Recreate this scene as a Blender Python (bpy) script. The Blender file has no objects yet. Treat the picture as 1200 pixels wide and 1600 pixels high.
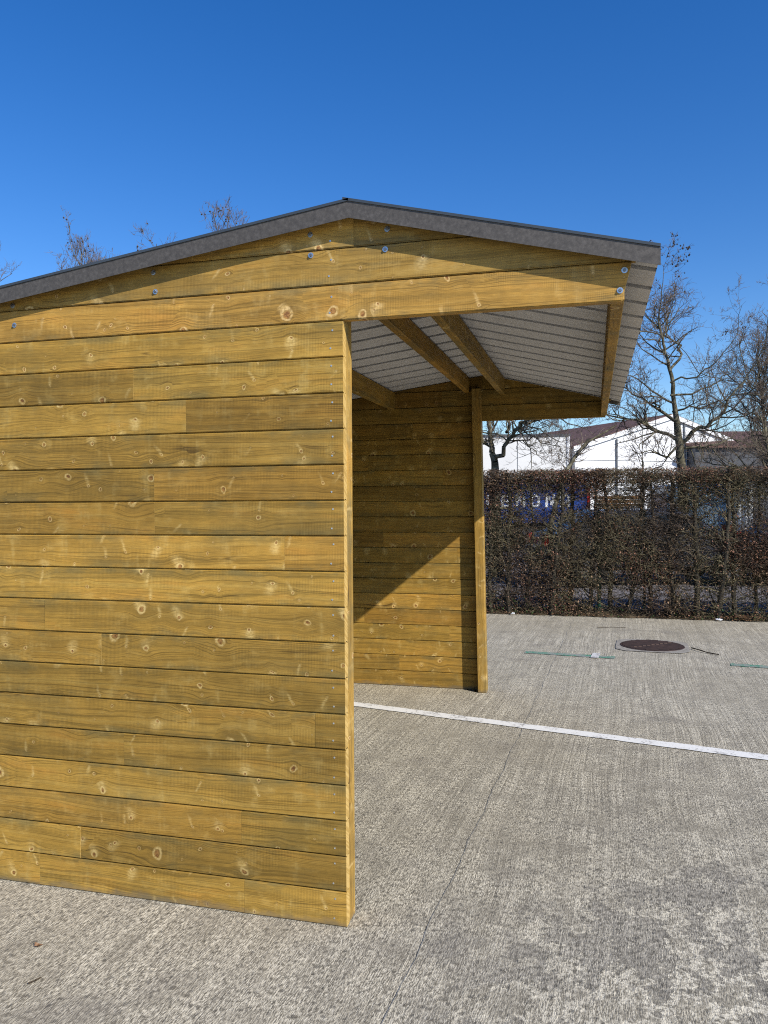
import bpy, bmesh, math, random
import numpy as np
from mathutils import Vector, Matrix

S = bpy.context.scene
COL = S.collection
rng = random.Random(7)
NP = np.random.default_rng(11)

# ------------------------------------------------------------------ camera
cam_d = bpy.data.cameras.new('camera')
cam_d.sensor_fit = 'VERTICAL'
cam_d.sensor_height = 36.0
cam_d.lens = 36.0 * 1230.1 / 1600.0
cam_d.clip_start = 0.05
cam_d.clip_end = 2000.0
cam = bpy.data.objects.new('camera', cam_d)
COL.objects.link(cam)
Rv = Vector((0.96642, 0.25689, -0.00614))
Uv = Vector((0.0027, 0.01373, 0.9999))
Fv = Vector((-0.25695, 0.96634, -0.01257))
m = Matrix((Rv, Uv, -Fv)).transposed().to_4x4()
m.translation = (0.90667, -2.82317, 1.61246)
cam.matrix_world = m
S.camera = cam

# ------------------------------------------------------------------ light
SUN_TRAVEL = Vector((-1.0, 0.66, -0.82)).normalized()      # direction the light travels
to_sun = -SUN_TRAVEL
elev = math.asin(to_sun.z)
azim = math.atan2(to_sun.x, to_sun.y)                      # clockwise from +y
W = bpy.data.worlds.new('World')
S.world = W
W.use_nodes = True
nt = W.node_tree
bg = nt.nodes['Background']
sky = nt.nodes.new('ShaderNodeTexSky')
sky.sky_type = 'NISHITA'
sky.sun_disc = False
sky.sun_elevation = elev
sky.sun_rotation = azim
sky.altitude = 100.0
sky.air_density = 1.0
sky.dust_density = 0.2
sky.ozone_density = 3.0
hs = nt.nodes.new('ShaderNodeHueSaturation')
hs.inputs['Saturation'].default_value = 1.355
hs.inputs['Hue'].default_value = 0.512
hs.inputs['Value'].default_value = 1.12
nt.links.new(sky.outputs[0], hs.inputs['Color'])
nt.links.new(hs.outputs[0], bg.inputs[0])
bg.inputs[1].default_value = 0.130

sd = bpy.data.lights.new('sun', 'SUN')
sd.energy = 5.0
sd.angle = math.radians(0.53)
sd.color = (1.0, 0.95, 0.87)
sun = bpy.data.objects.new('sun', sd)
COL.objects.link(sun)
sun.location = (8, -6, 9)
sun.rotation_euler = SUN_TRAVEL.to_track_quat('-Z', 'Y').to_euler()

S.view_settings.view_transform = 'Standard'
S.view_settings.look = 'None'
S.view_settings.exposure = 0.15
S.view_settings.gamma = 1.0
S.cycles.diffuse_bounces = 1
S.cycles.filter_width = 1.1
S.cycles.use_denoising = False
S.cycles.use_adaptive_sampling = False

# ------------------------------------------------------------------ node helper
class NT:
    def __init__(s, name, rough=0.7, spec=0.3):
        s.m = bpy.data.materials.new(name)
        s.m.use_nodes = True
        s.t = s.m.node_tree
        s.b = s.t.nodes['Principled BSDF']
        s.b.inputs['Roughness'].default_value = rough
        s.b.inputs['Specular IOR Level'].default_value = spec
    def put(s, sock, v):
        if hasattr(v, 'is_output') or isinstance(v, bpy.types.NodeSocket):
            s.t.links.new(v, sock)
        elif isinstance(v, (tuple, list)):
            dv = sock.default_value
            sock.default_value = tuple(v) + ((1.0,) if len(dv) == 4 and len(v) == 3 else ())
        else:
            sock.default_value = v
    def math(s, op, a, b=None, c=None, clamp=False):
        n = s.t.nodes.new('ShaderNodeMath'); n.operation = op; n.use_clamp = clamp
        s.put(n.inputs[0], a)
        if b is not None: s.put(n.inputs[1], b)
        if c is not None: s.put(n.inputs[2], c)
        return n.outputs[0]
    def mul(s, a, b): return s.math('MULTIPLY', a, b)
    def add(s, a, b): return s.math('ADD', a, b)
    def sub(s, a, b): return s.math('SUBTRACT', a, b)
    def mapr(s, v, a, b, c=0.0, d=1.0, smooth=True):
        n = s.t.nodes.new('ShaderNodeMapRange')
        n.interpolation_type = 'SMOOTHSTEP' if smooth else 'LINEAR'
        s.put(n.inputs['Value'], v)
        n.inputs['From Min'].default_value = a; n.inputs['From Max'].default_value = b
        n.inputs['To Min'].default_value = c; n.inputs['To Max'].default_value = d
        return n.outputs[0]
    def xyz(s, x, y, z=0.0):
        n = s.t.nodes.new('ShaderNodeCombineXYZ')
        s.put(n.inputs[0], x); s.put(n.inputs[1], y); s.put(n.inputs[2], z)
        return n.outputs[0]
    def sep(s, v):
        n = s.t.nodes.new('ShaderNodeSeparateXYZ'); s.put(n.inputs[0], v)
        return n.outputs[0], n.outputs[1], n.outputs[2]
    def noise(s, vec, scale=1.0, detail=2.0, rough=0.5, dist=0.0, dim='3D', col=False):
        n = s.t.nodes.new('ShaderNodeTexNoise'); n.noise_dimensions = dim
        s.put(n.inputs['Vector'], vec)
        n.inputs['Scale'].default_value = scale; n.inputs['Detail'].default_value = detail
        n.inputs['Roughness'].default_value = rough; n.inputs['Distortion'].default_value = dist
        return n.outputs['Color'] if col else n.outputs[0]
    def voro(s, vec, scale=1.0, feature='F1', dim='2D', rnd=1.0):
        n = s.t.nodes.new('ShaderNodeTexVoronoi'); n.voronoi_dimensions = dim; n.feature = feature
        s.put(n.inputs['Vector'], vec)
        n.inputs['Scale'].default_value = scale
        n.inputs['Randomness'].default_value = rnd
        return n.outputs
    def mix(s, f, a, b, mode='MIX'):
        n = s.t.nodes.new('ShaderNodeMix'); n.data_type = 'RGBA'; n.blend_type = mode
        s.put(n.inputs['Factor'], f); s.put(n.inputs['A'], a); s.put(n.inputs['B'], b)
        return n.outputs['Result']
    def ramp(s, f, stops):
        n = s.t.nodes.new('ShaderNodeValToRGB'); s.put(n.inputs[0], f)
        e = n.color_ramp.elements
        while len(e) < len(stops): e.new(0.5)
        for i, (p, c) in enumerate(stops):
            e[i].position = p; e[i].color = tuple(c) + (1.0,)
        return n.outputs[0]
    def obj(s):
        return s.t.nodes.new('ShaderNodeTexCoord').outputs['Object']
    def pos(s):
        return s.t.nodes.new('ShaderNodeNewGeometry').outputs['Position']
    def rand(s):
        return s.t.nodes.new('ShaderNodeObjectInfo').outputs['Random']
    def bump(s, h, strength=0.3, dist=0.01):
        n = s.t.nodes.new('ShaderNodeBump'); s.put(n.inputs['Height'], h)
        n.inputs['Strength'].default_value = strength; n.inputs['Distance'].default_value = dist
        s.t.links.new(n.outputs[0], s.b.inputs['Normal'])
    def color(s, c): s.put(s.b.inputs['Base Color'], c)
    def roughness(s, v): s.put(s.b.inputs['Roughness'], v)

def plain(name, col, rough=0.6, spec=0.3, metal=0.0, var=0.12, scale=6.0):
    n = NT(name, rough, spec)
    f = n.noise(n.obj(), scale, 4, 0.6)
    d = tuple(c * (1 - var) for c in col); l = tuple(min(1, c * (1 + var)) for c in col)
    n.color(n.ramp(f, [(0.3, d), (0.7, l)]))
    n.b.inputs['Metallic'].default_value = metal
    return n.m

# ------------------------------------------------------------------ treated timber
def wood_material(name, gain=(0.84, 0.88, 0.98)):
    n = NT(name, 0.62, 0.25)
    o = n.obj(); r = n.rand()
    ox, oy, oz = n.sep(o)
    X0 = n.add(ox, n.mul(r, 61.7))
    Z0 = n.add(n.add(oz, n.mul(oy, 0.7)), n.mul(r, 23.3))
    wob = n.noise(n.xyz(n.mul(X0, 11), n.mul(Z0, 13)), 1.0, 3, 0.55, dim='2D', col=True)
    wx, wy, wz = n.sep(wob)
    Xw = n.add(X0, n.mul(n.sub(wx, 0.5), 0.030)); Zw = n.add(Z0, n.mul(n.sub(wy, 0.5), 0.034))
    patchy = n.noise(n.xyz(n.mul(X0, 75), n.mul(Z0, 75)), 1.0, 2, 0.6, dim='2D')
    zz = Z0
    core = ring = pale = halo = None
    for sc, r0, r1, prob, off in ((5.8, 0.008, 0.027, 0.40, 0.0), (8.2, 0.0035, 0.009, 0.36, 5.3)):
        v = n.voro(n.xyz(n.add(Xw, off), n.add(Zw, off)), sc)
        d = n.math('DIVIDE', v['Distance'], sc)
        cr, cg, cb = n.sep(v['Color'])
        px, pz, _ = n.sep(v['Position'])
        clus = n.noise(n.xyz(n.mul(px, 1.7), n.mul(pz, 3.1), off), 1.0, 2, 0.6)
        on = n.math('GREATER_THAN', n.add(cr, n.mul(n.sub(clus, 0.5), 1.5)), prob)
        rad = n.mapr(n.mul(n.mul(cg, cg), cg), 0.0, 1.0, r0, r1, False)
        t = n.math('DIVIDE', d, rad)
        dz = n.sub(n.add(Zw, off), pz)
        dx = n.sub(n.add(Xw, off), px)
        fall = n.mul(n.math('EXPONENT', n.mul(n.mul(t, t), -0.11)), on)
        zz = n.sub(zz, n.mul(n.mul(dz, fall), 0.85))
        c_ = n.mul(n.mapr(t, 0.36, 0.60, 1.0, 0.0), on)
        rg = n.mul(n.mul(n.mapr(t, 0.50, 0.66, 0.0, 1.0), n.mapr(t, 0.80, 1.12, 1.0, 0.0)), on)
        rg = n.mul(rg, n.mapr(patchy, 0.32, 0.62, 0.35, 1.0))
        ha = n.mul(n.mapr(t, 1.0, 2.6, 1.0, 0.0), on)
        # pale flame of twisted grain running slanting across the board at some knots
        tilt = n.sub(cg, 0.5)
        dxs = n.add(dx, n.mul(dz, n.mul(tilt, 1.5)))
        side = n.mul(dz, n.math('SIGN', n.sub(cg, 0.45)))
        fl = n.math('EXPONENT', n.mul(n.mul(dxs, dxs), -1.0 / (2 * (r1 * 0.62) ** 2)))
        fl = n.mul(n.mul(fl, on), n.mapr(cb, 0.42, 0.62, 0.0, 1.0))
        fl = n.mul(fl, n.mul(n.mapr(side, -0.012, 0.004, 0.0, 1.0), n.mapr(side, 0.020, 0.065, 1.0, 0.0)))
        if core is None:
            core, ring, pale, halo = c_, rg, fl, ha
        else:
            core = n.math('MAXIMUM', core, n.mul(c_, 0.8)); ring = n.math('MAXIMUM', ring, n.mul(rg, 0.8))
            pale = n.math('MAXIMUM', pale, n.mul(fl, 0.75)); halo = n.math('MAXIMUM', halo, n.mul(ha, 0.6))
    # growth rings: slow cathedral drift plus fine lines
    slow = n.noise(n.xyz(n.mul(X0, 0.9), n.mul(zz, 7)), 1.0, 2, 0.5, dim='2D')
    fld = n.add(zz, n.mul(slow, 0.075))
    lines = n.noise(n.xyz(n.mul(X0, 0.7), n.mul(fld, 205)), 1.0, 3, 0.65, dim='2D')
    bands = n.noise(n.xyz(n.mul(X0, 0.6), n.mul(fld, 40)), 1.0, 2, 0.5, dim='2D')
    ck = n.noise(n.xyz(n.mul(X0, 0.35), n.mul(fld, 15)), 1.0, 1, 0.5, dim='2D')
    crack = n.mapr(n.math('ABSOLUTE', n.sub(ck, 0.5)), 0.0, 0.007, 1.0, 0.0)
    crack = n.mul(crack, n.mapr(n.noise(n.xyz(n.mul(X0, 2.4), n.mul(Z0, 5)), 1.0, 1, dim='2D'), 0.52, 0.64))
    chat = n.math('SINE', n.mul(X0, 2 * math.pi / 0.0062))
    chat = n.mul(chat, n.mapr(n.noise(n.xyz(n.mul(X0, 5), n.mul(Z0, 11), 3.0), 1.0, 2), 0.45, 0.65))
    blot = n.noise(n.xyz(n.mul(X0, 2.2), n.mul(Z0, 10), 9.0), 1.0, 3, 0.6)
    blot2 = n.noise(n.xyz(n.mul(X0, 8), n.mul(Z0, 14), 4.0), 1.0, 4, 0.65)
    streak = n.noise(n.xyz(n.mul(X0, 22), n.mul(Z0, 4), 2.0), 1.0, 3, 0.55)
    streak = n.mul(n.mapr(streak, 0.52, 0.70), n.mapr(blot2, 0.44, 0.62))
    base = n.ramp(blot, [(0.26, (0.295, 0.168, 0.029)), (0.42, (0.385, 0.212, 0.034)), (0.56, (0.465, 0.258, 0.042)), (0.74, (0.53, 0.262, 0.040))])
    tone = n.mapr(r, 0.0, 1.0, 0.80, 1.22, False)
    base = n.mix(n.mapr(lines, 0.51, 0.63, 0.0, 0.62), base, (0.150, 0.083, 0.013))
    base = n.mix(n.mapr(bands, 0.54, 0.68, 0.0, 0.36), base, (0.20, 0.120, 0.022))
    base = n.mix(n.mapr(bands, 0.28, 0.46, 0.30, 0.0), base, (0.58, 0.36, 0.078))
    base = n.mix(n.mapr(blot2, 0.53, 0.70, 0.0, 0.38), base, (0.56, 0.35, 0.085))
    # greenish preservative staining, strongest along the board edges
    edge = n.math('MAXIMUM', n.mapr(oz, 0.004, 0.045, 1.0, 0.0), n.mapr(oz, 0.092, 0.131, 0.0, 1.0))
    st = n.mul(n.mapr(n.noise(n.xyz(n.mul(X0, 3.3), n.mul(Z0, 7), 17.0), 1.0, 4, 0.65), 0.46, 0.64), n.add(n.mul(edge, 0.65), 0.25))
    base = n.mix(n.mul(st, 0.72), base, (0.185, 0.140, 0.046))
    base = n.mix(n.mul(halo, 0.22), base, (0.20, 0.115, 0.024))
    base = n.mix(n.mul(streak, 0.26), base, (0.64, 0.44, 0.13))
    base = n.mix(n.mul(crack, 0.80), base, (0.060, 0.032, 0.008))
    fgrain = n.mul(n.mapr(lines, 0.40, 0.60, 1.0, 0.5), n.mapr(patchy, 0.30, 0.60, 0.55, 1.0)); pale = n.mapr(pale, 0.02, 1.0)
    base = n.mix(n.mul(n.mul(pale, 0.72), fgrain), base, (0.78, 0.53, 0.17))
    base = n.mix(n.mul(ring, 0.80), base, (0.76, 0.52, 0.18))
    base = n.mix(n.mul(core, 0.85), base, (0.40, 0.190, 0.050))
    hub = n.mapr(core, 0.6, 0.98)
    base = n.mix(n.mul(hub, n.mapr(patchy, 0.42, 0.60, 0.0, 0.75)), base, (0.15, 0.058, 0.016))
    r2 = n.math('FRACT', n.mul(r, 17.3)); r3 = n.math('FRACT', n.mul(r, 41.9))
    base = n.mix(n.mapr(r2, 0.55, 1.0, 0.0, 0.30), base, n.mix(1.0, base, (1.12, 0.86, 0.66), 'MULTIPLY'))
    base = n.mix(n.mapr(r3, 0.60, 1.0, 0.0, 0.55), base, n.mix(1.0, base, (0.80, 0.84, 0.86), 'MULTIPLY'))
    cloud = n.noise(n.xyz(n.mul(X0, 13), n.mul(n.add(Z0, n.mul(X0, 0.08)), 5), 31.0), 1.0, 3, 0.6)
    lum = n.add(tone, n.mul(chat, 0.075))
    lum = n.add(lum, n.mapr(cloud, 0.30, 0.70, -0.09, 0.09, False))
    fine = n.noise(n.xyz(n.mul(X0, 25), n.mul(Z0, 620)), 1.0, 2, dim='2D')
    lum = n.mul(lum, n.mapr(fine, 0.3, 0.7, 0.84, 1.12, False))
    base = n.mix(1.0, base, n.xyz(lum, lum, lum), 'MULTIPLY')
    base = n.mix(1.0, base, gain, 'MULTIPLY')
    wz_ = n.sep(n.pos())[2]
    spl = n.mul(n.mapr(n.add(wz_, n.mul(n.sub(blot2, 0.5), 0.10)), 0.0, 0.035, 1.0, 0.0), 0.5)
    base = n.mix(spl, base, (0.16, 0.135, 0.10))
    nrm = n.t.nodes.new('ShaderNodeVectorTransform'); nrm.vector_type = 'NORMAL'; nrm.convert_from = 'WORLD'; nrm.convert_to = 'OBJECT'
    n.t.links.new(n.t.nodes.new('ShaderNodeNewGeometry').outputs['Normal'], nrm.inputs[0])
    nx, ny, nz = n.sep(nrm.outputs[0])
    endg = n.mapr(n.math('ABSOLUTE', nx), 0.85, 0.97)          # paler end grain
    base = n.mix(n.mul(endg, 0.8), base, n.mix(n.mapr(patchy, 0.4, 0.6), (0.66, 0.45, 0.155), (0.50, 0.32, 0.09)))
    n.color(base)
    n.roughness(n.mapr(blot2, 0.3, 0.7, 0.50, 0.72))
    h = n.add(n.mul(lines, 0.6), n.add(n.mul(chat, 0.12), n.mul(core, -0.5)))
    n.bump(h, 0.30, 0.003)
    return n.m

M = {}
M['wood'] = wood_material('treated_spruce')
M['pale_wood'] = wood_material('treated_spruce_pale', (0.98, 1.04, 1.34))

# ------------------------------------------------------------------ concrete
def concrete_material():
    n = NT('brushed_concrete', 0.88, 0.2)
    px, py, pz = n.sep(n.pos())
    a = 0.041                                    # brush strokes run along the slab joint
    bx = n.sub(px, n.mul(py, a)); by = n.add(py, n.mul(px, a))
    P = n.xyz(bx, by)
    warp = n.noise(n.xyz(n.mul(bx, 0.9), n.mul(by, 0.4)), 1.0, 2, 0.5, dim='2D')
    bxw = n.add(bx, n.mul(warp, 0.12))
    br1 = n.noise(n.xyz(n.mul(bxw, 82), n.mul(by, 1.5)), 1.0, 2, 0.6, dim='2D')
    br2 = n.noise(n.xyz(n.mul(bxw, 17), n.mul(by, 0.35)), 1.0, 3, 0.6, dim='2D')
    gr = n.noise(n.xyz(n.mul(bxw, 215), n.mul(by, 44)), 1.0, 3, 0.7, dim='2D')
    gr2 = n.noise(P, 34, 4, 0.8, dim='2D')
    med = n.noise(P, 5.0, 6, 0.7, dim='2D')
    big = n.noise(n.xyz(n.add(bx, 3.7), n.add(by, 8.2)), 0.8, 5, 0.6, dim='2D')
    worn = n.noise(n.xyz(n.add(bx, 1.2), n.mul(by, 0.8)), 3.4, 9, 0.76, dim='2D')
    # spalled zone in front of the open side, broken through to the aggregate
    zx = n.sub(px, 1.45); zy = n.sub(py, -0.35)
    zone = n.math('EXPONENT', n.mul(n.add(n.mul(n.mul(zx, zx), 1.5), n.mul(n.mul(zy, zy), 0.7)), -1.0))
    worn2 = n.add(worn, n.mul(zone, 0.075))
    wz = n.math('EXPONENT', n.mul(n.add(n.mul(n.mul(n.sub(px, 1.0), n.sub(px, 1.0)), 1.2), n.mul(n.mul(n.sub(py, 0.7), n.sub(py, 0.7)), 0.35)), -1.0))
    wmask = n.mul(n.mapr(worn2, 0.53, 0.575), n.mapr(zone, 0.02, 0.45, 0.25, 1.0))
    base = n.ramp(br1, [(0.30, (0.22, 0.203, 0.170)), (0.44, (0.44, 0.41, 0.348)), (0.56, (0.60, 0.565, 0.485)), (0.70, (0.74, 0.70, 0.61))])
    soft = n.mapr(n.noise(n.xyz(n.add(bx, 9.0), n.mul(by, 0.6)), 1.4, 4, 0.6, dim='2D'), 0.38, 0.62, 0.05, 0.65)
    base = n.mix(soft, base, (0.470, 0.440, 0.376))
    base = n.mix(n.mapr(br2, 0.35, 0.62, 0.45, 0.0), base, (0.29, 0.27, 0.228))
    base = n.mix(n.mapr(gr2, 0.55, 0.62, 0.0, 0.72), base, (0.125, 0.115, 0.098))
    base = n.mix(n.mapr(gr, 0.52, 0.60, 0.0, 0.80), base, (0.105, 0.097, 0.083))
    base = n.mix(n.mapr(gr, 0.37, 0.46, 0.75, 0.0), base, (0.80, 0.76, 0.67))
    base = n.mix(n.mapr(med, 0.46, 0.66, 0.0, 0.42), base, (0.235, 0.217, 0.186))
    base = n.mix(n.mapr(big, 0.46, 0.66, 0.0, 0.26), base, (0.29, 0.262, 0.208))
    base = n.mix(n.mul(wz, n.mapr(med, 0.36, 0.58, 0.05, 0.42)), base, (0.21, 0.196, 0.172))
    rough_c = n.ramp(gr2, [(0.34, (0.42, 0.40, 0.37)), (0.50, (0.215, 0.204, 0.192)), (0.62, (0.080, 0.077, 0.074))])
    rough_c = n.mix(n.mapr(gr, 0.36, 0.47, 0.7, 0.0), rough_c, (0.56, 0.535, 0.49))
    base = n.mix(n.mul(wmask, 0.50), base, rough_c)
    chalk = n.mul(n.mapr(worn2, 0.47, 0.52, 0.0, 1.0), n.mapr(worn2, 0.53, 0.55, 1.0, 0.0))
    base = n.mix(n.mul(n.mul(chalk, n.add(zone, 0.08)), n.mapr(gr2, 0.46, 0.60, 0.85, 0.1)), base, (0.80, 0.76, 0.67))
    pits = n.voro(P, 15.0)
    pr, pg, pb = n.sep(pits['Color'])
    pit = n.mul(n.math('GREATER_THAN', pr, 0.5), n.mapr(n.math('ADD', pits['Distance'], n.mul(gr2, 0.35)), 0.20, 0.36, 1.0, 0.0))
    base = n.mix(n.mul(pit, 0.55), base, (0.10, 0.095, 0.088))
    oil = n.noise(n.xyz(n.add(px, 11.0), n.add(py, 4.0)), 1.9, 3, 0.5, dim='2D')
    base = n.mix(n.mapr(oil, 0.60, 0.78, 0.0, 0.30), base, (0.145, 0.135, 0.135))
    base = n.mix(1.0, base, (1.08, 1.03, 0.90), 'MULTIPLY')
    n.color(base)
    h = n.add(n.add(n.mul(br1, 0.4), n.mul(gr, 0.8)), n.add(n.mul(gr2, 0.9), n.mul(n.add(wmask, pit), -0.4)))
    n.bump(h, 0.7, 0.007)
    return n.m
M['concrete'] = concrete_material()

def metal_trim():
    n = NT('galvanised_trim', 0.5, 0.4)
    o = n.pos()
    f = n.noise(o, 60, 5, 0.75); g = n.noise(o, 190, 2, 0.6)
    c = n.ramp(f, [(0.3, (0.068, 0.060, 0.052)), (0.5, (0.100, 0.088, 0.076)), (0.7, (0.145, 0.129, 0.112))])
    c = n.mix(n.mapr(g, 0.5, 0.7, 0, 0.35), c, (0.07, 0.063, 0.056))
    n.color(c); n.b.inputs['Metallic'].default_value = 0.25
    return n.m
M['trim'] = metal_trim()
M['roof_dark'] = plain('anthracite_coated_steel', (0.045, 0.055, 0.065), 0.42, 0.5, 0.0, 0.15, 8)
def fleece():
    n = NT('grey_underside_coating', 0.8, 0.2)
    px, py, pz = n.sep(n.pos())
    f = n.noise(n.xyz(n.mul(px, 9), n.mul(py, 130), n.mul(pz, 9)), 1.0, 3, 0.6)
    g = n.noise(n.pos(), 14, 4, 0.6)
    c = n.ramp(f, [(0.3, (0.55, 0.53, 0.515)), (0.7, (0.74, 0.72, 0.70))])
    c = n.mix(n.mapr(g, 0.4, 0.7, 0, 0.35), c, (0.50, 0.48, 0.46))
    n.color(c); return n.m
M['fleece'] = fleece()
M['zinc'] = plain('zinc_plated_steel', (0.62, 0.64, 0.66), 0.32, 0.6, 0.9, 0.1, 60)
M['screw'] = plain('bright_screw_head', (0.66, 0.66, 0.64), 0.35, 0.6, 0.8, 0.1, 60)

# ------------------------------------------------------------------ mesh helpers
def mesh(name, verts, faces, mat, smooth=False):
    me = bpy.data.meshes.new(name)
    me.from_pydata([tuple(v) for v in verts], [], faces)
    for mm in (mat if isinstance(mat, (list, tuple)) else [mat]): me.materials.append(mm)
    if smooth: me.shade_smooth()
    me.update()
    return me
def link(name, me, parent=None, loc=(0, 0, 0), rot=(0, 0, 0)):
    o = bpy.data.objects.new(name, me)
    COL.objects.link(o)
    o.location = loc; o.rotation_euler = rot
    if parent is not None: o.parent = parent
    return o
def thing(name, label, cat, loc=(0, 0, 0), rz=0.0, group=None):
    o = link(name, None, None, loc, (0, 0, rz))
    o.empty_display_size = 0.2
    return tag(o, label, cat, group)
def tag(o, label, cat, group=None):
    o['label'] = label; o['category'] = cat
    if group: o['group'] = group
    return o
def struct(o): o['kind'] = 'structure'; return o
def stuff(o): o['kind'] = 'stuff'; return o

class MB:
    def __init__(s): s.v = []; s.f = []
    def box(s, x0, x1, y0, y1, z0, z1):
        b = len(s.v)
        s.v += [(x, y, z) for z in (z0, z1) for y in (y0, y1) for x in (x0, x1)]
        s.f += [tuple(b + i for i in q) for q in ((0, 2, 3, 1), (4, 5, 7, 6), (0, 1, 5, 4), (2, 6, 7, 3), (0, 4, 6, 2), (1, 3, 7, 5))]
        return s
    def prism(s, poly, axis, a0, a1):
        # poly: list of 2-D points, extruded along axis from a0 to a1
        b = len(s.v); n = len(poly)
        def put(p, a):
            if axis == 'x': return (a, p[0], p[1])
            if axis == 'y': return (p[0], a, p[1])
            return (p[0], p[1], a)
        s.v += [put(p, a0) for p in poly] + [put(p, a1) for p in poly]
        s.f += [tuple(b + i for i in range(n))[::-1], tuple(b + n + i for i in range(n))]
        s.f += [(b + i, b + (i + 1) % n, b + n + (i + 1) % n, b + n + i) for i in range(n)]
        return s
    def cyl(s, c, r, h, axis='z', n=16, r2=None):
        b = len(s.v); r2 = r if r2 is None else r2
        for rr, hh in ((r, 0.0), (r2, h)):
            for i in range(n):
                t = 2 * math.pi * i / n; u, w = rr * math.cos(t), rr * math.sin(t)
                s.v.append({'z': (c[0] + u, c[1] + w, c[2] + hh), 'y': (c[0] + u, c[1] + hh, c[2] + w), 'x': (c[0] + hh, c[1] + u, c[2] + w)}[axis])
        s.f += [tuple(b + i for i in range(n))[::-1], tuple(b + n + i for i in range(n))]
        s.f += [(b + i, b + (i + 1) % n, b + n + (i + 1) % n, b + n + i) for i in range(n)]
        return s
    def build(s, name, mat, parent=None, loc=(0, 0, 0), rot=(0, 0, 0), bevel=0.0, smooth=False):
        me = mesh(name, s.v, s.f, mat, smooth)
        bm = bmesh.new(); bm.from_mesh(me)
        bmesh.ops.recalc_face_normals(bm, faces=bm.faces)
        if bevel: bmesh.ops.bevel(bm, geom=bm.edges[:], offset=bevel, segments=1, affect='EDGES')
        bm.to_mesh(me); bm.free()
        return link(name, me, parent, loc, rot)

def clip(poly, a, b, c):
    # keep a*x + b*z <= c
    out = []
    for i in range(len(poly)):
        p, q = poly[i], poly[(i + 1) % len(poly)]
        dp, dq = a * p[0] + b * p[1] - c, a * q[0] + b * q[1] - c
        if dp <= 0: out.append(p)
        if (dp < 0 < dq) or (dq < 0 < dp):
            t = dp / (dp - dq); out.append((p[0] + t * (q[0] - p[0]), p[1] + t * (q[1] - p[1])))
    return out

# ------------------------------------------------------------------ ground
def sheet(name, pts, z, mat, parent=None):
    return link(name, mesh(name, [(x, y, z) for x, y in pts], [tuple(range(len(pts)))], mat), parent)
struct(sheet('ground', [(-500, -500), (500, -500), (500, 900), (-500, 900)], 0.0, M['concrete']))

n = NT('yard_asphalt', 0.9, 0.2)
f = n.noise(n.pos(), 0.6, 5, 0.6); g = n.noise(n.pos(), 60, 3, 0.7)
c = n.ramp(f, [(0.3, (0.17, 0.155, 0.150)), (0.7, (0.27, 0.245, 0.235))])
c = n.mix(n.mapr(g, 0.4, 0.65, 0, 0.5), c, (0.11, 0.10, 0.10))
n.color(c); M['asphalt'] = n.m
struct(sheet('yard_surface', [(-60, 9.35), (80, 9.35), (80, 75), (-60, 75)], 0.004, M['asphalt']))

n = NT('hedge_soil', 0.95, 0.1)
f = n.noise(n.pos(), 9, 5, 0.7)
n.color(n.ramp(f, [(0.3, (0.030, 0.022, 0.014)), (0.55, (0.075, 0.055, 0.034)), (0.75, (0.14, 0.105, 0.066))]))
n.bump(f, 0.8, 0.03); M['soil'] = n.m
sv = []; NX = 120
for j, y in enumerate((8.47, 8.56, 8.75, 9.05, 9.35)):
    for i in range(NX + 1):
        x = -8 + 20 * i / NX
        yy = y + (rng.uniform(-0.05, 0.05) if j in (0,) else 0)
        zz = 0.004 if j in (0,) else 0.02 + rng.uniform(0, 0.05) if j < 4 else 0.006
        sv.append((x, yy, zz))
sf = [(j * (NX + 1) + i, j * (NX + 1) + i + 1, (j + 1) * (NX + 1) + i + 1, (j + 1) * (NX + 1) + i) for j in range(4) for i in range(NX)]
struct(link('hedge_bed', mesh('hedge_bed', sv, sf, M['soil'])))

# slab joint: a ragged filled groove crossing the yard
n = NT('joint_filler', 0.95, 0.1)
f = n.noise(n.pos(), 40, 4, 0.7)
n.color(n.ramp(f, [(0.35, (0.15, 0.14, 0.12)), (0.6, (0.36, 0.34, 0.29))])); M['joint'] = n.m
def joint(name, x0, y0, x1, y1, w):
    v = []; N = 170
    for i in range(N + 1):
        t = i / N; w_ = w * (0.35 + 0.9 * abs(math.sin(i * 1.7) * math.sin(i * 0.37 + 1))) ; k = 0.006 * math.sin(i * 0.5) + rng.uniform(-0.003, 0.003)
        x = x0 + (x1 - x0) * t + k; y = y0 + (y1 - y0) * t
        v += [(x - w_ / 2, y, 0.003), (x + w_ / 2, y, 0.003)]
    return struct(link(name, mesh(name, v, [(2 * i, 2 * i + 1, 2 * i + 3, 2 * i + 2) for i in range(N)], M['joint'])))
joint('slab_joint', 0.255, -1.0, 0.65, 8.3, 0.0045)
joint('slab_joint', 4.85, -4.0, 5.3, 8.3, 0.013)

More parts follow.
